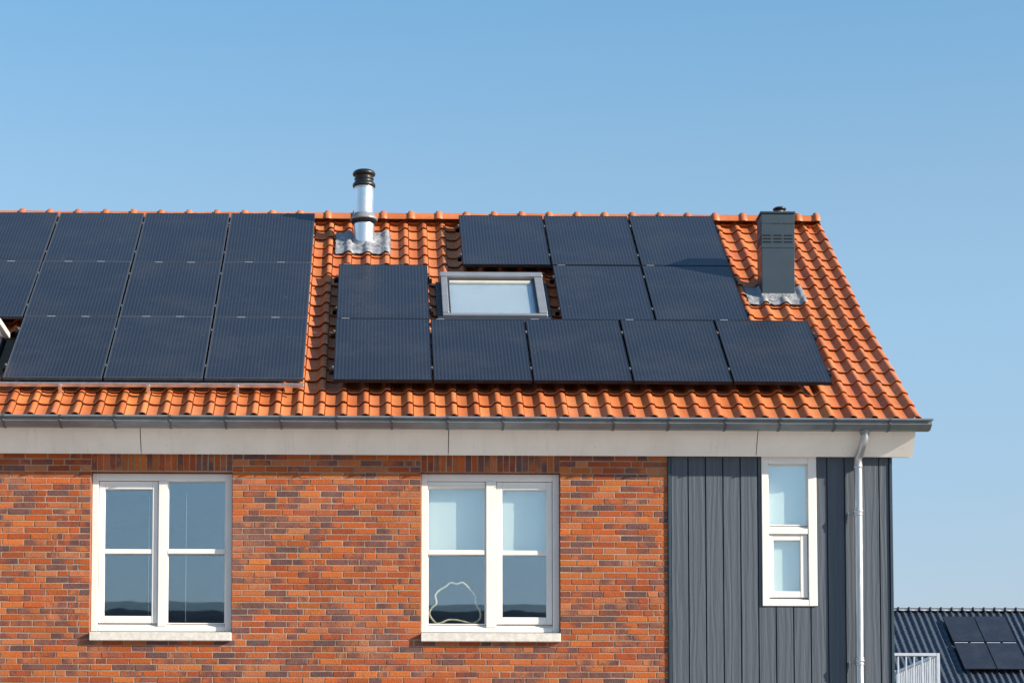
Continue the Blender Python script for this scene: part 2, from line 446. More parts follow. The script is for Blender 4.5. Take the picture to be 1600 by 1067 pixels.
def cladding():
    mb=MB(); rng=random.Random(3)
    y=-.012; yb=.012
    edges=[2.902]; 
    while edges[-1]<5.06: edges.append(edges[-1]+.1728)
    edges[-1]=min(edges[-1],5.075)
    for a,b in zip(edges,edges[1:]):
        c=(rng.random(),rng.random(),rng.random(),1)
        dy=rng.gauss(0,.0009)
        for (p,q,z0,z1) in sub_rects(a+.0028,b-.0028,0,5.70,[(W3[0]-.006,W3[1]+.006,W3[2]-.006,W3[3]+.006)] if b>W3[0] and a<W3[1] else []):
            g=.004
            if abs(p-(a+.0028))>1e-4: gl=0
            else: gl=g
            gr=g if abs(q-(b-.0028))<1e-4 else 0
            mb.face([(p+gl,y+dy,z0),(q-gr,y+dy,z0),(q-gr,y+dy,z1),(p+gl,y+dy,z1)],c)
            if gl: mb.face([(p,yb,z0),(p+gl,y+dy,z0),(p+gl,y+dy,z1),(p,yb,z1)],c)
            if gr: mb.face([(q-gr,y+dy,z0),(q,yb,z0),(q,yb,z1),(q-gr,y+dy,z1)],c)
    for a,b,c,d in sub_rects(2.8725,5.095,0,5.75,[W3]):
        mb.face([(a,yb,c),(b,yb,c),(b,yb,d),(a,yb,d)],(.5,.5,.5,1))
    x0,x1,z0,z1=W3
    mb.face([(x0,yb,z0),(x0,yb,z1),(x0,.3,z1),(x0,.3,z0)],(.5,.5,.5,1)); mb.face([(x1,yb,z0),(x1,yb,z1),(x1,.3,z1),(x1,.3,z0)],(.5,.5,.5,1))
    mb.build('board_cladding',M['boards'],house)
    t=MB(); t.box(2.8745,2.9015,-.022,.010,0,5.69,bev=.002); t.build('cladding_trim',M['anthracite'],house)
    t=MB(); t.box(5.079,5.106,-.026,.03,0,5.69,bev=.002); t.build('corner_trim',M['anthracite'],house)
cladding()
def shell():
    yb=2*RIDGE_Y
    def zroof(y): return rp(0,(y-Y0)/CT,0)[2]-.30
    g=MB(); poly=[(.31,0),(yb,0),(yb,zroof(.0)+.0),(RIDGE_Y,zroof(RIDGE_Y)),(.31,zroof(.31))]
    # right gable, left party wall, rear wall
    g.prism(poly,4.80,5.09); g.build('gable_wall',M['brick2'],house)
    g=MB(); g.prism(poly,-8.0,-7.75); g.build('party_wall',M['brick2'],house)
    g=MB(); g.box(-7.74,4.79,yb-.28,yb-.002,0,5.7); g.build('rear_wall',M['brick2'],house)
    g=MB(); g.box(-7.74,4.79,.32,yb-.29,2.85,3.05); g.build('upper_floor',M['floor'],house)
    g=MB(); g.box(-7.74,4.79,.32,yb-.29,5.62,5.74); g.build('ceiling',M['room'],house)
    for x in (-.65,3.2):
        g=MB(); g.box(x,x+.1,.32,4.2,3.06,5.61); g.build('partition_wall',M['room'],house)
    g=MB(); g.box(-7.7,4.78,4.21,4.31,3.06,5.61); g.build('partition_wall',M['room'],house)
shell()
# ------------------------------------------------------------------ roof
def roof():
    rng=random.Random(5); mb=MB()
    umax=5.15
    k_last=SEAM0+PITCH*40; x_end=SEAM0+PITCH*41
    def fl(X,u,h):      # the verge runs a little out of square: the last three columns are eased inwards up the slope
        q=(X-(x_end-3*PITCH))/(3*PITCH)
        return rp(X-max(0,q)*(.030+.032*min(max(u,-.6)+.6,2.6)),u,h)
    def skip(x,u):
        if .70<x<1.78 and 1.95<u<3.05: return True
        if -4.62<x<-3.90 and .42<u<1.55: return True
        return False
    tile_row_mesh(mb,SEAM0-21*PITCH,x_end,19,fl,UROW0,umax,rng,TILECOL,skip=skip)
    # verge: turned-down flank of each tile at the gable end
    for r in range(19):
        u0=UROW0+r*GAUGE; u1=u0+GAUGE+.02
        h0=BASE+PROF[-1][1]+.026; c=rng.choice(TILECOL)
        a=[fl(x_end,u0,h0),fl(x_end,u1,h0-.027)]
        b=[fl(x_end+.018,u0,h0-.012),fl(x_end+.018,u1,h0-.039)]
        d=[fl(x_end+.020,u0,h0-.10),fl(x_end+.020,u1,h0-.12)]
        mb.grid([a,b],c,0,True); mb.grid([b,d],c,0,True)
        mb.face([a[0],b[0],d[0],fl(x_end,u0,h0-.05)],c)
    # rear slope, mirrored
    mir=lambda X,u,h:(lambda p:Vector((p[0],2*RIDGE_Y-p[1],p[2])))(fl(X,u,h))
    tile_row_mesh(mb,SEAM0-21*PITCH,x_end,19,mir,UROW0,umax,rng,TILECOL,profile=[PROF[0]]+PROF[3::2])
    rf=mb.build('roof',M['tile'],house)
    d=MB()   # deck under the tiles
    A=rp(0,-.60,BASE-.03); B=rp(0,(RIDGE_Y-Y0)/CT-.03,BASE-.03)
    def deck(x0,x1,u0,u1):
        d.face([rp(x0,u0,BASE-.03),rp(x1,u0,BASE-.03),rp(x1,u1,BASE-.03),rp(x0,u1,BASE-.03)])
    UM=(RIDGE_Y-Y0)/CT-.10
    for a,b,c,e in sub_rects(-8.1,5.2,-.6,UM,[(.72,1.76,1.97,3.03),(-4.6,-3.92,.44,1.53)]): deck(a,b,c,e)
    d.face([mir(-8.1,-.6,BASE-.03),mir(5.2,-.6,BASE-.03),mir(5.2,UM,BASE-.03),mir(-8.1,UM,BASE-.03)])
    d.build('roof_deck',M['wood'],rf)
    # ridge: half-round caps with a raised collar each
    mb=MB(); zc=9.302; x=-.9347-.3277*22; n=14
    def arc(X,r,rz,dz=0): return [(X,RIDGE_Y-r*cos(pi*k/n)*1.0, zc+dz+rz*sin(pi*k/n)-.0) for k in range(n+1)]
    xs=[]
    while x<5.0: xs.append(x); x+=.3277
    for x in xs:
        c=random.choice(TILECOL); v=random.gauss(.92,.05); c=tuple(q*v for q in c)
        j=random.gauss(0,.002)
        xe=min(x+.3277+.02,5.20)
        prof_=[(x-.036,.106,.098),(x-.032,.118,.112),(x-.021,.125,.121),(x,.127,.124),(x+.020,.125,.121),(x+.030,.118,.112),(x+.036,.110,.100),(x+.055,.108,.098),(xe,.104,.095)]
        mb.grid([arc(a,b,d_,j) for a,b,d_ in prof_],c,0,True)
        e=arc(x-.036,.106,.098,j); mb.grid([arc(x-.036,.085,.078,j),e],tuple(q*.7 for q in c),0,False)
        mb.grid([[(p[0],p[1],p[2]-.0) for p in arc(a,b-.014,d_-.016,j)] for a,b,d_ in (prof_[0],prof_[-1])],tuple(q*.7 for q in c),0,True)
    c=TILECOL[0]
    prof_=[(5.150,.106,.098),(5.155,.128,.124),(5.18,.132,.130),(5.205,.126,.122),(5.222,.112,.10),(5.226,.09,.08)]
    mb.grid([arc(a,b,d_) for a,b,d_ in prof_],c,0,True); mb.face(arc(5.226,.09,.08)[::-1],c)
    mb.build('ridge_cap',M['tile'],rf)
    return rf
rf=roof()
# ------------------------------------------------------------------ eaves
def eaves():
    js=[-8.1,-5.37,-2.342,.690,3.741,5.303]
    for a,b in zip(js,js[1:]):
        t=MB(); xa=a+.004; xb=b-.004
        poly=[(-.080,5.685),(-.237,5.932),(-.221,5.944),(-.064,5.697)]
        n=14
        # the front skin, split so the board can bow a little
        t.prism(poly,xa,xb)
        for k in range(int((b-a)/.6)+1):   # screw heads
            x=a+.25+k*.6
            if x<b-.1:
                nn=Vector((0,-.247,-.157)).normalized(); c=Vector((x,-.1302,5.764))+nn*.0015
                u=Vector((1,0,0)); w=nn.cross(u)
                t.face([c+u*.006*cos(q*pi/3)+w*.006*sin(q*pi/3) for q in range(6)],None,1)
        t.build('fascia_board',[M['cream'],M['clampgrey']],house,recalc=False)
    t=MB(); t.box(-8.09,5.28,-.063,.02,5.698,5.712); t.build('soffit',M['cream'],house)
    t=MB(); t.box(-8.09,5.27,-.21,.30,5.948,5.96); t.build('eaves_board',M['wood'],house)
    # gutter
    gl,gr=-8.15,5.415
    prof_=[(-0.2510,6.0090),(-0.2510,5.9120),(-0.2670,5.9030),(-0.3350,5.9030),(-0.3510,5.9070),(-0.4070,5.9390),(-0.4170,5.9450),(-0.4190,5.9490),(-0.4150,5.9530),(-0.4070,5.9550),(-0.4050,5.9610),(-0.4070,5.9830),(-0.4230,5.9870)]
    t=MB()
    inn=[(y+.003 if i>0 else y, z+.004) for i,(y,z) in enumerate(prof_)]
    t.grid([[ (gl,*p) for p in prof_],[(gr-.0,*p) for p in prof_]],smooth=False)
    t.grid([[ (gl,*p) for p in inn],[(gr-.0,*p) for p in inn]],smooth=False)
    # bead along the front lip
    bead=[(-.432+.0115*cos(2*pi*k/12),5.992+.0115*sin(2*pi*k/12)) for k in range(12)]
    t.grid([[(gl,*p) for p in bead],[(gr+.012,*p) for p in bead]],smooth=True,closed=True)
    t.face([(gr+.012,*p) for p in bead]); t.face([(gl,*p) for p in bead])
    g=t.build('gutter',M['zinc'],house)
    t=MB(); t.prism([(-0.2510,6.0070),(-0.2510,5.9120),(-0.3350,5.9030),(-0.4150,5.9440),(-0.4070,5.9570),(-0.4070,5.9830),(-0.4270,6.0020)],gr,gr+.004)
    t.build('end_cap',M['zinc'],g)
    bx=[-3.6535,-3.1012,-2.5733,-2.0326,-1.4916,-.95,-.41,.13,.673,1.216,1.758,2.30,2.838,3.395,3.928,4.467,5.006]
    while bx[0]>-7.6: bx.insert(0,bx[0]-.542)
    for x in bx:
        t=MB()
        path=[(-0.2520,6.0110),(-0.2530,5.9070),(-0.2670,5.8970),(-0.3360,5.8970),(-0.3550,5.9010),(-0.4150,5.9350),(-0.4260,5.9450),(-0.4230,5.9590),(-0.4150,5.9670),(-0.4200,5.9790),(-0.4450,5.9830),(-0.4480,5.9950),(-0.4370,6.0070)]
        w=.012
        for p,q in zip(path,path[1:]):
            t.face([(x-w,*p),(x+w,*p),(x+w,*q),(x-w,*q)])
            pi_=(p[0]+.004,p[1]+.003); qi=(q[0]+.004,q[1]+.003)
            t.face([(x-w,*p),(x-w,*q),(x-w,*qi),(x-w,*pi_)]); t.face([(x+w,*p),(x+w,*pi_),(x+w,*qi),(x+w,*q)])
        t.box(x-.010,x+.010,-.437,-.421,5.943,5.957,bev=.004)
        t.build('gutter_bracket',M['darkzinc'],g)
eaves()
def downpipe():
    r=.0405; xb=4.750; yb=-.105
    pts=[(4.778,-.310,5.92),(4.778,-.310,5.877)]
    def bez(p0,p1,p2,p3,n=14):
        o=[]
        for i in range(1,n+1):
            s=i/n; o.append(tuple((1-s)**3*a+3*(1-s)**2*s*b+3*(1-s)*s*s*c+s**3*d for a,b,c,d in zip(p0,p1,p2,p3)))
        return o
    pts+=bez((4.778,-.310,5.877),(4.777,-.310,5.80),(4.770,-.28,5.785),(4.765,-.215,5.74),8)
    pts+=bez((4.765,-.215,5.74),(4.758,-.15,5.695),(xb,yb,5.68),(xb,yb,5.60),8)
    pts+=[(xb,yb,5.3),(xb-.004,yb,4.2),(xb-.010,yb,3.0),(xb-.018,yb,.15)]
    t=MB(); t.tube(pts,r,24); d=t.build('downpipe',M['zincpipe'],house)
    for z in (5.135,3.652,2.1):
        x=xb-.002-(5.6-z)*.0034
        t=MB(); t.lathe([(r,z-.045),(r+.006,z-.042),(r+.006,z-.026),(r+.0015,z-.022),(r+.0015,z-.012),(r+.009,z-.008),(r+.009,z+.012),(r+.0015,z+.016),(r+.006,z+.022),(r+.006,z+.034),(r,z+.038)],(x,yb),24)
        t.build('pipe_collar',M['zincpipe'],d)
        t=MB(); t.box(x-.10,x-.036,yb-.006,yb+.004,z-.03,z-.016); t.box(x-.105,x-.092,yb-.01,-.0135,z-.036,z-.010)
        t.build('wall_bracket',M['zinc'],d)
    t=MB(); t.lathe([(r+.012,5.901),(r+.010,5.885),(r+.004,5.872),(r+.001,5.857)],(4.778,-.310),24); t.build('outlet_collar',M['zinc'],d)
    for z in (5.585,):
        t=MB(); t.lathe([(r,z-.02),(r+.004,z-.018),(r+.004,z+.018),(r,z+.02)],(xb,yb),24); t.build('pipe_collar',M['zincpipe'],d)
downpipe()

# ------------------------------------------------------------------ windows
def frame_ring(mb,x0,x1,z0,z1,wl,wr,wb,wt,y0,y1,bev=.004):
    mb.box(x0,x0+wl,y0,y1,z0,z1,bev=bev); mb.box(x1-wr,x1,y0,y1,z0,z1,bev=bev)
    mb.box(x0+wl,x1-wr,y0+.0015,y1-.001,z0,z0+wb,bev=bev); mb.box(x0+wl,x1-wr,y0+.0015,y1-.001,z1-wt,z1,bev=bev)
def pane(parent,x0,x1,z0,z1,y,mat='pane_glass'):
    t=MB(); t.box(x0-.006,x1+.006,y,y+.006,z0-.006,z1+.006)
    if mat=='pane_glass':   # sealed unit: a second sheet behind, a hair out of parallel
        n=len(t.v); t.box(x0-.006,x1+.006,y+.016,y+.020,z0-.006,z1+.006); zc=(z0+z1)/2
        for i in range(n,len(t.v)): a,b,c=t.v[i]; t.v[i]=(a,b+.0024*(c-zc)+.0008*(a-x0),c)
    return t.build('pane',M[mat],parent)
def window_double(W,sash_left,blind,zoff=0):
    x0,x1,_,z1=W; z0=3.937; z1-=.004; x0+=.003; x1-=.003
    F=.070
    ym=.160
    w=empty_part='x'
    t=MB()
    if sash_left: m0,m1=-2.181,-2.093
    else: m0,m1=1.070,1.171
    # outer frame, mullion: stiles run full height, head and bottom rail butt between them
    fl,fr=.064,.066
    t.box(x0,x0+fl,F,ym,z0,z1,bev=.005); t.box(x1-fr,x1,F,ym,z0,z1,bev=.005)
    t.box(x0+fl,x1-fr,F+.002,ym-.002,z1-.072,z1,bev=.005); t.box(x0+fl,x1-fr,F+.002,ym-.002,z0,z0+.052,bev=.005)
    t.box(m0,m1,F-.002,ym-.004,z0+.050,z1-.070,bev=.005)
    win=t.build('window',M['white'],house)
    # sloping inner sill beads
    t=MB()
    for a,b in ((x0+fl,m0),(m1,x1-fr)):
        t=MB(); t.face([(a,F+.012,z0+.053),(b,F+.012,z0+.053),(b,F+.075,z0+.098),(a,F+.075,z0+.098)])
        t.build('drip_rail',M['white'],win)
    fixed=(m1,x1-fr) if sash_left else (x0+fl,m0)
    mov=(x0+fl,m0) if sash_left else (m1,x1-fr)
    zt=z1-.072; zb=z0+.052
    # fixed light
    a,b=fixed
    gy=F+.050
    zg0=zb+.040; zg1=zt
    if not sash_left:
        t=MB(); t.box(a+.002,b-.002,F+.020,F+.060,zt-.066,zt-.003,bev=.006); t.box(a+.012,b-.012,F+.0165,F+.0199,zt-.050,zt-.042); t.build('vent_grille',M['white'],win); zg1=zt-.068
    t=MB(); frame_ring(t,a+.001,b-.001,zg0-.010,zg1+.002,.010,.010,.012,.006,F+.034,F+.070,.002); t.build('glazing_bead',M['white'],win)
    pane(win,a+.008,b-.008,zg0,zg1,gy)
    bar=(4.715,4.764)
    t=MB(); t.box(a+.004,b-.004,F+.008,F+.046,bar[0],bar[1],bev=.005); t.build('glazing_bar',M['white'],win)
    # opening sash
    a,b=mov
    t=MB(); sl=.058; st=.080; sb=.072
    sz0=zb+.036; y0=F+.022; y1=F+.080
    t.box(a+.004,a+.004+sl,y0,y1,sz0,zt-.004,bev=.005); t.box(b-.004-sl,b-.004,y0,y1,sz0,zt-.004,bev=.005)
    t.box(a+.004+sl,b-.004-sl,y0+.0015,y1-.001,zt-.004-st,zt-.004,bev=.005); t.box(a+.004+sl,b-.004-sl,y0+.0015,y1-.001,sz0,sz0+sb,bev=.005)
    s=t.build('sash',M['white'],win)
    pane(win,a+.004+sl-.004,b-.004-sl+.004,sz0+sb-.004,zt-st,y0+.028)
    t=MB(); t.box(a+.002+sl,b-.002-sl,y0+.006,y0+.026,bar[0],bar[1],bev=.005); t.build('glazing_bar',M['white'],win)
    # stone sill
    t=MB(); sx0,sx1=(-2.838,-1.444) if sash_left else (.424,1.801)
    t.box(sx0,sx1,-.055,F+.03,3.838,3.922,bev=.004)
    t.build('sill',M['stone'],win)
    t=MB(); t.box(x0+.001,x1-.001,.06,.15,3.9225,3.9365); t.build('sill_gap',M['slot'],win)
    if blind:
        for a,b in ((x0+.05,m0+.03),(m1-.03,x1-.05)):
            t=MB(); t.box(a,b,.200,.203,4.74,5.50); t.box(a,b,.196,.207,4.722,4.742,bev=.004)
            t.build('blind',M['blind'],win)
    else:
        # pulled-up slatted blind: only its cords and a few loose slats show
        t=MB()
        for x in (-2.282,):
            t.box(x-.0015,x+.0015,.172,.1745,4.0,5.30)
        for x in (-1.912,): t.box(x-.0013,x+.0013,.172,.1745,4.05,5.34)
        t.build('blind_cord',M['cord'],win)
    return win
w1=window_double(W1,True,False)
w2=window_double(W2,False,True)
def window_narrow():
    x0,x1,z0,z1=W3; t=MB(); yf=-.030
    t.box(x0,x0+.067,yf,.10,z0,z1,bev=.004); t.box(x1-.085,x1,yf,.10,z0,z1,bev=.004)
    t.box(x0+.067,x1-.085,yf+.0015,.099,z1-.075,z1,bev=.004); t.box(x0+.067,x1-.085,yf+.0015,.099,z0,z0+.062,bev=.004)
    t.box(x0+.067,x1-.085,yf+.004,.098,4.920,4.976,bev=.004)
    w=t.build('window',M['white'],house)
    a,b=x0+.067,x1-.085
    t=MB(); t.face([(a,yf+.022,z0+.063),(b,yf+.022,z0+.063),(b,yf+.075,z0+.090),(a,yf+.075,z0+.090)]); t.build('drip_rail',M['white'],w); t=MB(); t.face([(a,yf+.016,4.977),(b,yf+.016,4.977),(b,yf+.062,5.012),(a,yf+.062,5.012)]); t.build('drip_rail',M['white'],w)
    pane(w,a,b,5.015,z1-.075,yf+.050)
    t=MB(); frame_ring(t,a+.001,b-.001,5.008,z1-.076,.008,.008,.012,.008,yf+.036,yf+.066,.002); t.build('glazing_bead',M['white'],w)
    t=MB(); frame_ring(t,a+.004,b-.006,z0+.088,4.917,.046,.072,.062,.058,yf+.024,yf+.080,.004); t.build('sash',M['white'],w)
    pane(w,a+.05,b-.078,z0+.15,4.859,yf+.05)
    t=MB(); t.box(x0+.05,x1-.05,.070,.073,4.985,z1-.02); t.build('blind',M['blind'],w)
    t=MB(); t.box(x0+.05,x1-.05,.070,.073,z0+.03,4.975); t.build('blind',M['blind'],w)
window_narrow()
# dark linings keep daylight out of the wall cavity round the openings
def ornament():
    P=[(.575,4.043),(.513,4.124),(.53,4.189),(.581,4.24),(.569,4.317),(.607,4.368),(.67,4.407),(.721,4.446),(.785,4.433),(.844,4.446),(.913,4.382),(.964,4.318),(.972,4.241),(1.012,4.165),(1.012,4.088),(.951,4.046),(.875,4.054),(.785,4.074),(.696,4.074),(.632,4.048)]
    pts=[]
    n=len(P)
    for i in range(n):
        p0,p1,p2,p3=P[i-1],P[i],P[(i+1)%n],P[(i+2)%n]
        for k in range(5):
            s=k/5
            q=[.5*((2*b)+(-a+c)*s+(2*a-5*b+4*c-d)*s*s+(-a+3*b-3*c+d)*s**3) for a,b,c,d in zip(p0,p1,p2,p3)]
            pts.append((q[0],.150+.006*sin(i*1.3),q[1]))
    o=empty('window_ornament',(.78,.15,4.03))
    tag(o,'wavy pale rope outline ornament standing inside the middle window','ornament')
    t=MB(); t.tube(pts,.0095,8,closed=True); t.build('cane_outline',M['rattan'],o)
    t=MB(); t.box(.505,1.03,.135,.20,4.012,4.030,bev=.004); t.build('base_board',M['wood'],o)
ornament()
# ------------------------------------------------------------------ things through the roof
def drape(mb,X0,X1,U0,U1,hole=None,amp=.012,seed=1,nx=46,ny=30,edge=.03,bumpy=1.0,lift=.010):
    rows=[]
    for j in range(ny+1):
        row=[]
        for i in range(nx+1):
            x=X0+(X1-X0)*i/nx; u=U0+(U1-U0)*j/ny
            e=mnoise.noise(Vector((x*9,u*9,seed)))
            if i in(0,nx): x+= edge*.4*mnoise.noise(Vector((u*13,seed,2)))
            if j in(0,ny): u+= edge*mnoise.noise(Vector((x*11,seed,5)))
            k=(x-SEAM0)/PITCH; h=BASE+.55*prof(k)+.45*.030+.026*.62
            h2=tile_h(x,u)+.004
            h=max(h,h2*.55+h*.45)
            n=mnoise.noise(Vector((x*22,u*16,seed+9)))+.6*mnoise.noise(Vector((x*47,u*39,seed)))
            row.append(rp(x,u,h+lift+.012+amp*bumpy*n))
        rows.append(row)
    mb.grid(rows,None,0,True)
def flue():
    cx,cy=-.177,3.775
    t=MB(); t.lathe([(.121,8.70),(.121,9.13)],(cx,cy),40); t.lathe([(.113,9.12),(.113,9.555)],(cx,cy),40)
    t.lathe([(.1145,9.21),(.1165,9.212),(.1165,9.222),(.1145,9.224)],(cx,cy),40)
    t.lathe([(.1145,9.515),(.1165,9.517),(.1165,9.53),(.1145,9.532)],(cx,cy),40)
    f=t.build('flue_pipe',M['steel'],house)
    t=MB(); t.lathe([(.115,9.225),(.122,9.222),(.128,9.205),(.158,9.165),(.160,9.158),(.158,9.150),(.150,9.146)],(cx,cy),40); t.build('storm_collar',M['greyframe'],f)
    t=MB(); t.lathe([(.150,9.1458),(.135,9.135),(.124,9.10)],(cx,cy),40)
    for k in range(28):
        a=2*pi*k/28; t.box(cx+.135*cos(a)-.005,cx+.135*cos(a)+.005,cy+.135*sin(a)-.005,cy+.135*sin(a)+.005,9.108,9.15)
    t.build('vent_ring',M['rubber'],f)
    t=MB(); t.lathe([(.112,9.538),(.128,9.541),(.1335,9.552),(.1335,9.566),(.124,9.586),(.108,9.592),(.106,9.620),(.112,9.626),(.115,9.634),(.112,9.642),(.104,9.647),(.104,9.666),(.114,9.672),(.128,9.680),(.133,9.690),(.133,9.702),(.120,9.722),(.10,9.734),(.06,9.743),(.0,9.745)],(cx,cy),40); t.build('flue_cap',M['rubber'],f)
    t=MB(); drape(t,-.50,.135,4.015,4.73,amp=.008,seed=3)
    ring=[]; n=40
    for k,(r,dz) in enumerate([(.150,-.07),(.132,-.045),(.1225,-.02)]):
        row=[]
        for q in range(n):
            a=2*pi*q/n; X=cx+r*cos(a); Y=cy+r*sin(a); u=(Y-Y0)/CT
            # surface height at that plan position
            z=rp(X,u,BASE+.04)[2]
            row.append((X,Y,z+dz+.02+.008*mnoise.noise(Vector((a*3,r*20,1)))))
        ring.append(row)
    t.grid(ring,None,0,True,True)
    t.build('lead_flashing',M['lead'],f)
flue()
def box_chimney():
    x0,x1,y0,y1=4.212,4.572,2.315,2.630; zt=8.835
    t=MB()
    t.box(x0,x1,y0,y1,7.80,8.448,bev=.004); t.box(x0-.002,x1+.002,y0-.002,y1+.002,8.4495,8.722,bev=.003); t.box(x0-.001,x1+.001,y0-.001,y1+.001,8.7235,zt,bev=.003)
    c=t.build('chimney',M['anthracite'],house)
    t=MB(); t.box(x0-.016,x1+.012,y0-.016,y1+.014,zt+.0005,zt+.022,bev=.004); t.build('chimney_cap',M['anthracite'],c)
    t=MB()
    w=(x1-x0)
    for r,z in enumerate((8.508,8.545,8.582)):
        for k in range(3):
            a=x0+.018+k*w*.327; t.box(a,a+.088,y0-.0045,y0-.0022,z,z+.013)
            b=y0+.02+k*.095; t.box(x0-.0045,x0-.0022,b,b+.08,z,z+.013)
            t.box(x1+.0022,x1+.0045,b,b+.08,z,z+.013)
    t.build('louvre_slot',M['slot'],c)
    for a in (x0+.125,x0+.245):
        t=MB(); t.box(a,a+.09,y0-.0045,y0-.0022,8.716,8.730); t.build('seam_slot',M['slot'],c)
    t=MB()   # louvre lips
    for r,z in enumerate((8.508,8.545,8.582)):
        for k in range(3):
            a=x0+.018+k*w*.327
            t.face([(a,y0-.0022,z+.020),(a+.088,y0-.0022,z+.020),(a+.088,y0-.011,z+.011),(a,y0-.011,z+.011)])
    t.build('louvre_blade',M['anthracite'],c)
    cx,cy=4.437,2.47
    t=MB(); t.lathe([(.047,zt+.022),(.047,zt+.084),(.040,zt+.086)],(cx,cy),28); t.build('vent_neck',M['steel'],c)
    t=MB(); t.lathe([(.0,zt+.088),(.060,zt+.088),(.072,zt+.084),(.074,zt+.092),(.070,zt+.101),(.05,zt+.112),(.02,zt+.118),(0,zt+.119)],(cx,cy),28); t.build('vent_cowl',M['rubber'],c)
    t=MB(); drape(t,4.045,4.685,2.475,2.985,amp=.006,seed=8,nx=46,ny=26)
    # upstand against the box
    zr=lambda y:rp(0,(y-Y0)/CT,BASE+.03)[2]
    t.box(x0-.012,x1+.012,y0-.014,y0-.003,zr(y0)-.05,zr(y0)+.012,bev=.004)
    t.build('lead_flashing',M['lead'],c)
    
box_chimney()
def skylight(name,X0,X1,U0,U1,lab=None):
    base=BASE+.07; top=-.035
    def bx(mb,a,b,c,d,h0,h1,bev=0):
        n=len(mb.v); mb.box(a,b,c,d,h0,h1,bev=bev)
        for i in range(n,len(mb.v)): x,u,h=mb.v[i]; mb.v[i]=tuple(rp(x,u,h))
    t=MB()
    # side covers, head cover, bottom cover
    bx(t,X0,X0+.070,U0+.05,U1-.06,base-.12,top,.006); bx(t,X1-.092,X1,U0+.05,U1-.06,base-.12,top,.006)
    bx(t,X0-.012,X1+.004,U1-.0595,U1+.05,base-.12,top+.018,.008)
    bx(t,X0,X1,U0+.0,U0+.0495,base-.12,top-.012,.006)
    w=t.build('roof_window',M['greyframe'],house)
    t=MB(); bx(t,X0-.055,X0-.001,U0-.04,U1+.02,base-.08,base-.012,.003); bx(t,X1+.001,X1+.055,U0-.04,U1+.02,base-.08,base-.012,.003)
    bx(t,X0-.05,X1+.05,U0-.15,U0-.001,base-.09,base+.046,.003); t.build('flashing_kit',M['darkframe'],w)
    t=MB(); a,b,c,d=X0+.071,X1-.093,U0+.0505,U1-.061
    bx(t,a,a+.02,c,d,base-.12,top-.012,.003); bx(t,b-.030,b,c,d,base-.12,top-.02,.003); bx(t,a+.0205,b-.0305,c,c+.022,base-.12,top-.022,.003); bx(t,a+.0205,b-.0305,d-.03,d,base-.12,top-.022,.003)
    t.build('sash',M['darkframe'],w)
    t=MB(); bx(t,a+.021,b-.031,d-.064,d-.0305,base-.12,top-.030,.004);bx(t,a+.021,b-.031,d-.099,d-.0645,base-.13,top-.036,.004); t.build('inner_rail',M['innerwood'],w)
    t=MB(); bx(t,a+.015,b-.025,c+.015,d-.100,top-.032,top-.026); t.build('pane',M['skylight_glass'],w)
    t=MB(); bx(t,a+.021,b-.031,c+.023,d-.10,top-.060,top-.057); t.build('blind',M['blind'],w)
skylight('roof_window',.682,1.806,1.905,3.075)
def open_skylight():
    # roof window of the next house, its sash swung out level; only the corner reaches the picture
    X0,X1,U0,U1=-4.60,-3.94,.46,1.50
    base=BASE+.05
    def bx(mb,a,b,c,d,h0,h1,bev=0):
        n=len(mb.v); mb.box(a,b,c,d,h0,h1,bev=bev)
        for i in range(n,len(mb.v)): x,u,h=mb.v[i]; mb.v[i]=tuple(rp(x,u,h))
    t=MB(); bx(t,X0,X0+.06,U0,U1,base-.12,base+.03,.004); bx(t,X1-.06,X1,U0,U1,base-.12,base+.03,.004)
    bx(t,X0+.06,X1-.06,U0,U0+.06,base-.12,base+.028,.004); bx(t,X0+.06,X1-.06,U1-.06,U1,base-.12,base+.028,.004)
    w=t.build('roof_window',M['darkframe'],house)
    t=MB(); bx(t,X0+.062,X1-.062,U0+.062,U1-.062,base-.10,base-.096); t.build('pane',M['pane_glass'],w)
    p=rp(X1+.09,1.12,-.0); y1=p[1]; z=p[2]
    t=MB(); t.box(X1+.060,X1+.125,y1-.62,y1,z-.03,z+.03,bev=.006); t.box(X0-.06,X0,y1-.62,y1,z-.03,z+.03,bev=.006); t.box(X0,X1+.060,y1-.618,y1-.558,z-.028,z+.028,bev=.006); t.box(X0,X1+.060,y1-.062,y1-.002,z-.028,z+.028,bev=.006)
    s=t.build('open_sash',M['white'],w)
    t=MB(); t.box(X0,X1+.045,y1-.557,y1-.063,z-.004,z+.004); t.build('pane',M['pane_glass'],w)
open_skylight()

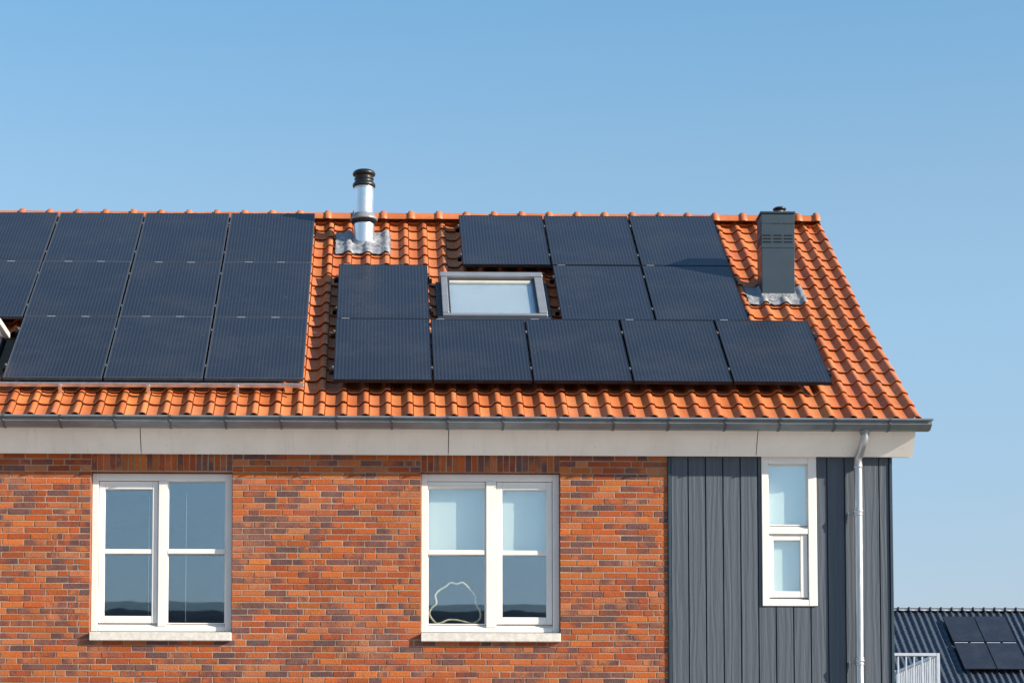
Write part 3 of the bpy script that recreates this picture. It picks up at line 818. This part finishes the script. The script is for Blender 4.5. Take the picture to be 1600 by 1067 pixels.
# ================================================================== SOLAR PANELS
PW,PL,PT=.982,1.648,.036
def make_panel(kind):
    """local frame: x across, y up the slope, z off the roof; origin bottom-left of glass plane"""
    root=empty('solar_panel',(0,0,0),(TH,0,0),local=True)
    t=MB(); fw=.011
    t.box(0,fw,0,PL,-PT,0,bev=.0015); t.box(PW-fw,PW,0,PL,-PT,0,bev=.0015)
    t.box(fw,PW-fw,0,fw,-PT,-.0002,bev=.0015); t.box(fw,PW-fw,PL-fw,PL,-PT,-.0002,bev=.0015)
    t.face([(fw,fw,-PT+.003),(fw,PL-fw,-PT+.003),(PW-fw,PL-fw,-PT+.003),(PW-fw,fw,-PT+.003)])
    t.build('frame',M['sheen'] if kind=='left' else M['black'],root)
    t=MB(); t.face([(fw,fw,-.0022),(PW-fw,fw,-.0022),(PW-fw,PL-fw,-.0022),(fw,PL-fw,-.0022)]); t.build('glass',M['cells'],root)
    if kind!='far':
        for y in (.33,1.30):      # mid clamps in the gap on the left
            t=MB(); t.box(-.017,-.002,y-.025,y+.025,-.03,-.003,bev=.002); t.box(-.0145,-.0045,y-.006,y+.006,-.0028,.003,bev=.002); t.build('clamp',M['midclamp'],root)
        for x in ((.24,.60) if kind=='left' else (.055,)):
            t=MB(); t.box(x,x+.085,PL+.001,PL+.011,-.02,-.001,bev=.001); t.build('edge_clip',M['clampgrey'],root)
    else:
        pass
    return root
def copy_tree(o,parent=None):
    c=o.copy(); COL.objects.link(c)
    if parent is not None: c.parent=parent
    for ch in [k for k in COL.objects if k.parent==o]: copy_tree(ch,c)
    return c
protoL=make_panel('left'); protoR=make_panel('right'); protoF=make_panel('far')
used=set(); prng=random.Random(21)
def place(proto,X,u,label,group,loc=None):
    o=proto if proto.name not in used else copy_tree(proto)
    used.add(o.name)
    o.location=loc if loc else rp(X,u,0); o.rotation_euler=(TH+prng.gauss(0,.0022),prng.gauss(0,.0022),0); tag(o,label,'solar panel',group); return o
def end_brackets(o,side,ys=(.33,1.30)):
    for y in ys:
        t=MB(); x=PW if side>0 else 0
        a,b=(x+.002,x+.050) if side>0 else (-.050,-.002)
        t.box(a,b,y-.018,y+.018,-.085,-.038,bev=.003); 
        t.box(a if side>0 else b-.020,a+.020 if side>0 else b,y-.022,y+.022,-.036,-.006,bev=.003)
        t.build('rail_end',M['black'],o)
        t=MB(); t.box(*( (a+.004,a+.022) if side>0 else (b-.022,b-.004)),y-.014,y+.014,-.0028,.002,bev=.002); t.build('clamp',M['midclamp'],o)
        
LX=-3.742; LU=.022
words_row=['bottom row','middle row','top row']
GL='solar panels of the left field'; GR='solar panels round the roof window'
colw=['against the left picture edge','one in from the left picture edge','one before the right end','at the right end next to bare tiles']
colw={-1:'cut by the left edge of the photo',0:'first whole one from the left',1:'second whole one from the left',2:'at the right end beside the tile strip'}
for i in (-1,0,1,2):
    for j in (0,1,2):
        if i==-1 and j==0: continue
        lab={(-1,1):'black solar panel cut by the photo edge above the open white roof window',
             (-1,2):'black solar panel under the ridge cut off by the left photo edge'}.get((i,j)) or 'black solar panel, %s, %s of the left field'%(['leftmost uncut one','middle one of three uncut','rightmost one'][i],words_row[j])
        o=place(protoL,LX+i*1.003,LU+j*1.660,lab,GL)
        if i==0 and j==0: end_brackets(o,-1)
RX=-.4505
five=['black solar panel at the left end of the bottom row of five','black solar panel second in the bottom row, below the left half of the roof window','black solar panel in the centre of the bottom row of five','black solar panel fourth in the bottom row of five','black solar panel at the lower right corner, ending the bottom row']
for i in range(5):
    o=place(protoR,RX+i*1.0005,0,five[i],GR)
    if i==0: end_brackets(o,-1)
    if i==4: end_brackets(o,1)
o=place(protoR,RX+.004,1.66,'single black solar panel left of the roof window, below the flue pipe',GR); end_brackets(o,-1); end_brackets(o,1)
TX=.937
o=place(protoR,TX+1.0005,1.66,'black solar panel touching the right side of the roof window',GR); end_brackets(o,-1)
o=place(protoR,TX+2.001,1.66,'black solar panel left of the grey chimney foot, in the middle row',GR); end_brackets(o,1)
top=['black solar panel directly above the roof window under the ridge','black solar panel in the middle of the top three under the ridge','black solar panel in the top row touched by the chimney shadow']
for i in range(3):
    o=place(protoR,TX+i*1.0005,3.32,top[i],GR)
    if i==0: end_brackets(o,-1)
    if i==2: end_brackets(o,1)
def mount_rail():
    o=empty('mounting_rail',rp(-2.2,-.035,-.05))
    tag(o,'long bare metal rail on short posts under the left solar field','rail')
    def bx(mb,a,b,c,d,h0,h1,bev=0):
        n=len(mb.v); mb.box(a,b,c,d,h0,h1,bev=bev)
        for i in range(n,len(mb.v)): x,u,h=mb.v[i]; mb.v[i]=tuple(rp(x,u,h))
    t=MB(); bx(t,-3.80,-.745,-.060,-.022,-.070,-.034,.003); bx(t,-3.80,-.745,-.060,-.030,-.034,-.030,.001); t.build('rail_profile',M['alu'],o)
    for x in (-3.1674,-2.2913,-1.407):
        t=MB(); bx(t,x-.016,x+.016,-.085,-.0605,-.16,-.036,.002); t.build('post',M['alu'],o)
mount_rail()

# ================================================================== THE FAR HOUSE WITH DARK ROOF
def far_house():
    h=empty('far_house',(20,52.4,0)); tag(h,'dark roofed house far behind the right corner of the boarded wall','house')
    ry=52.4; rz=10.565
    up0=(Vector((0,51.797,10.255)))   # top edge of its solar field
    def fp(X,u,off): return Vector((X, 51.797+u*CT-off*ST, 10.255+u*ST+off*CT))
    rng=random.Random(9); mb=MB()
    umax=(ry-51.797)/CT+.1
    nr=22; u0=umax-.12-nr*GAUGE
    pr=[(0,.020),(.10,.006),(.3,0),(.44,.002),(.55,.018),(.66,.050),(.77,.066),(.90,.060),(1.0,.040)]
    tile_row_mesh(mb,12.,27.,nr,lambda X,u,hh:fp(X,u,hh-.03),u0,umax,rng,[(.04,.05,.06)],profile=pr,lift=.012)
    r=mb.build('roof',M['slate'],h)
    ez=fp(0,u0,BASE)[2]; ey=fp(0,u0,BASE)[1]
    t=MB(); by=2*ry-ey
    t.face([(12,by,ez),(27,by,ez),(27,ry,rz-.12),(12,ry,rz-.12)]); t.face([(12,ey+.1,ez-.02),(27,ey+.1,ez-.02),(27,ry,rz-.26),(12,ry,rz-.26)]); t.build('roof_deck',M['darkroof'],r)
    t=MB(); n=10; x=16.71-.345*13
    while x<26.9:
        def arc(X,q,j=0): return [(X,ry-q*cos(pi*k/n),rz-.10+q*sin(pi*k/n)) for k in range(n+1)]
        t.grid([arc(x-.03,.11),arc(x-.02,.135),arc(x+.02,.135),arc(x+.03,.108),arc(x+.325,.10)],(.05,.05,.05),0,True); x+=.345
    t.build('ridge_cap',M['slate'],r)
    t=MB(); t.prism([(ey+.5,0),(by-.5,0),(by-.5,ez-.05),(ry,rz-.35),(ey+.5,ez-.05)],12.2,26.8); t.build('wall',M['brick2'],h)
    labs={(0,1):'small distant solar panel on the dark roof, upper left of four',(1,1):'small distant solar panel on the dark roof, upper right of four',
          (0,0):'small distant solar panel on the dark roof, lower left of four',(1,0):'small distant solar panel on the dark roof, lower right of four'}
    low=[]
    for i in (0,1):
        for j in (0,1):
            o=place(protoF,0,0,labs[(i,j)],'solar panels on the far dark roof',tuple(fp(17.985+i*1.005,-3.44+j*1.74,.0)))
            if j==0: low.append(o)
    for o in low:
        for x in (.03,.53):
            t=MB(); t.box(x,x+.42,PL+.004,PL+.034,-.02,-.002,bev=.001); t.build('edge_clip',M['railing'],o)
far_house()
def terrace():
    h=empty('flat_roof_extension',(8.6,23,0)); tag(h,'low flat roofed building beyond the corner carrying the grey railing','building')
    t=MB(); t.box(6.6,10.45,19.9,26.4,0,4.62); t.build('wall',M['brick2'],h)
    t=MB(); t.box(6.5,10.55,19.8,26.5,4.625,4.74,bev=.01); t.build('roof',M['render'],h)
    r=empty('balcony_railing',(8.6,20,4.74)); tag(r,'pale grey metal railing with thin upright bars beside the house corner','railing')
    zt=5.79; x0,x1,y0,y1=6.7,10.31,20.0,23.4
    t=MB()
    t.box(x0,x1,y0-.03,y0+.03,zt-.055,zt,bev=.006); t.box(x1-.055,x1,y0+.031,y1,zt-.055,zt-.001,bev=.006); t.box(x0,x1-.056,y1-.055,y1,zt-.055,zt-.002,bev=.006)
    t.build('top_rail',M['railing'],r)
    t=MB(); t.box(x0,x1,y0-.02,y0+.02,4.84,4.88); t.box(x1-.045,x1-.005,y0+.021,y1,4.84,4.88); t.box(x0,x1-.046,y1-.04,y1,4.84,4.88); t.build('bottom_rail',M['railing'],r)
    for (x,y) in ((x1-.027,y0),(x0+.03,y0),(x1-.027,y1-.027),(x0+.03,y1-.027),(8.5,y0)):
        t=MB(); t.box(x-.028,x+.028,y-.032,y+.032,4.735,zt-.002,bev=.004); t.build('post',M['railing'],r)
    k=0; x=x1-.17
    while x>x0+.1:
        t=MB(); t.box(x-.0125,x+.0125,y0-.012,y0+.012,4.881,zt-.056); t.build('bar',M['railing'],r); x-=.147
    y=y0+.14
    while y<y1-.1:
        t=MB(); t.box(x1-.034,x1-.014,y-.011,y+.011,4.881,zt-.056); t.build('bar',M['railing'],r); y+=.147
    x=x1-.2
    while x>x0+.1:
        t=MB(); t.box(x-.010,x+.010,y1-.035,y1-.015,4.881,zt-.056); t.build('bar',M['railing'],r); x-=.147
terrace()
def opposite():
    h=empty('opposite_house',(0,-40,0)); tag(h,'dark roofed row house across the street, seen only mirrored in the window panes','house')
    ry,rz=-40.,9.15
    t=MB(); t.prism([(ry-4.6,0),(ry+4.6,0),(ry+4.6,5.9),(ry,9.0),(ry-4.6,5.9)],-30,30); t.build('wall',M['brick2'],h)
    t=MB()
    for s in (1,-1):
        t.face([(-30.2,ry+s*5.1,5.72),(30.2,ry+s*5.1,5.72),(30.2,ry,rz),(-30.2,ry,rz)])
    rr=t.build('roof',M['darkroof'],h)
opposite()

# ================================================================== CAMERA
cam=bpy.data.cameras.new('camera'); co=bpy.data.objects.new('camera',cam); COL.objects.link(co)
f,ppx,ppy=3719.27,645.585,1123.18; W,H=1600.,1067.
cam.sensor_fit='HORIZONTAL'; cam.sensor_width=36; cam.lens=f/W*36
cam.shift_x=(W/2-ppx)/W; cam.shift_y=(ppy-H/2)/W
yaw,pit,rol=R(.855),R(4.215),R(.096)
fw=Vector((sin(yaw)*cos(pit),cos(yaw)*cos(pit),sin(pit))); r=Vector((cos(yaw),-sin(yaw),0)); u=r.cross(fw)
r2=r*cos(rol)+u*sin(rol); u2=-r*sin(rol)+u*cos(rol)
Mx=Matrix.Identity(4)
for i in range(3): Mx[i][0]=r2[i]; Mx[i][1]=u2[i]; Mx[i][2]=-fw[i]
Mx[0][3],Mx[1][3],Mx[2][3]=0,-23.367,1.35
co.matrix_world=Mx; cam.clip_start=.5; cam.clip_end=3000
S.camera=co

# ================================================================== LIGHT
sv=Vector((1.,-.443,.492)).normalized()           # towards the sun
elev=math.asin(sv.z); az=math.atan2(sv.x,sv.y)  # azimuth from +Y towards +X
sun=bpy.data.lights.new('sun','SUN'); sun.energy=5.0; sun.angle=R(.5); sun.color=(1.,.885,.74)
so=bpy.data.objects.new('sun',sun); COL.objects.link(so); so.rotation_euler=(-sv).to_track_quat('-Z','Y').to_euler(); so.location=(20,-20,30)
w=bpy.data.worlds.new('World'); S.world=w; w.use_nodes=True; nt=w.node_tree; nt.nodes.clear()
sky=nt.nodes.new('ShaderNodeTexSky'); sky.sky_type='NISHITA'; sky.sun_disc=False; sky.sun_elevation=elev; sky.sun_rotation=az
sky.air_density=1.5; sky.dust_density=.4; sky.ozone_density=6.0; sky.altitude=0
bg=nt.nodes.new('ShaderNodeBackground'); bg.inputs[1].default_value=.115
out=nt.nodes.new('ShaderNodeOutputWorld')
# slight haze tint of the low sky, by elevation
gm=nt.nodes.new('ShaderNodeNewGeometry'); sx=nt.nodes.new('ShaderNodeSeparateXYZ'); nt.links.new(gm.outputs['Incoming'],sx.inputs[0])
neg=nt.nodes.new('ShaderNodeMath'); neg.operation='MULTIPLY'; neg.inputs[1].default_value=-1; nt.links.new(sx.outputs[2],neg.inputs[0])
rm=nt.nodes.new('ShaderNodeValToRGB'); nt.links.new(neg.outputs[0],rm.inputs[0])
rm.color_ramp.elements[0].position=.10; rm.color_ramp.elements[0].color=(.92,.77,.86,1)
rm.color_ramp.elements[1].position=.36; rm.color_ramp.elements[1].color=(.90,1.0,.955,1)
e=rm.color_ramp.elements.new(.235); e.color=(1.10,.995,.935,1)
e=rm.color_ramp.elements.new(.29); e.color=(1.10,1.0,.915,1)
mxs=nt.nodes.new('ShaderNodeMix'); mxs.data_type='RGBA'; mxs.blend_type='MULTIPLY'; mxs.inputs[0].default_value=1
nt.links.new(sky.outputs[0],mxs.inputs[6]); nt.links.new(rm.outputs[0],mxs.inputs[7]); nt.links.new(mxs.outputs[2],bg.inputs[0]); nt.links.new(bg.outputs[0],out.inputs[0])
S.view_settings.view_transform='Standard'; S.view_settings.look='None'; S.view_settings.exposure=0.82; S.view_settings.gamma=1
try: S.view_settings.use_curve_mapping=False
except Exception: pass
S.cycles.max_bounces=10; S.cycles.transparent_max_bounces=12
S.cycles.use_denoising=True
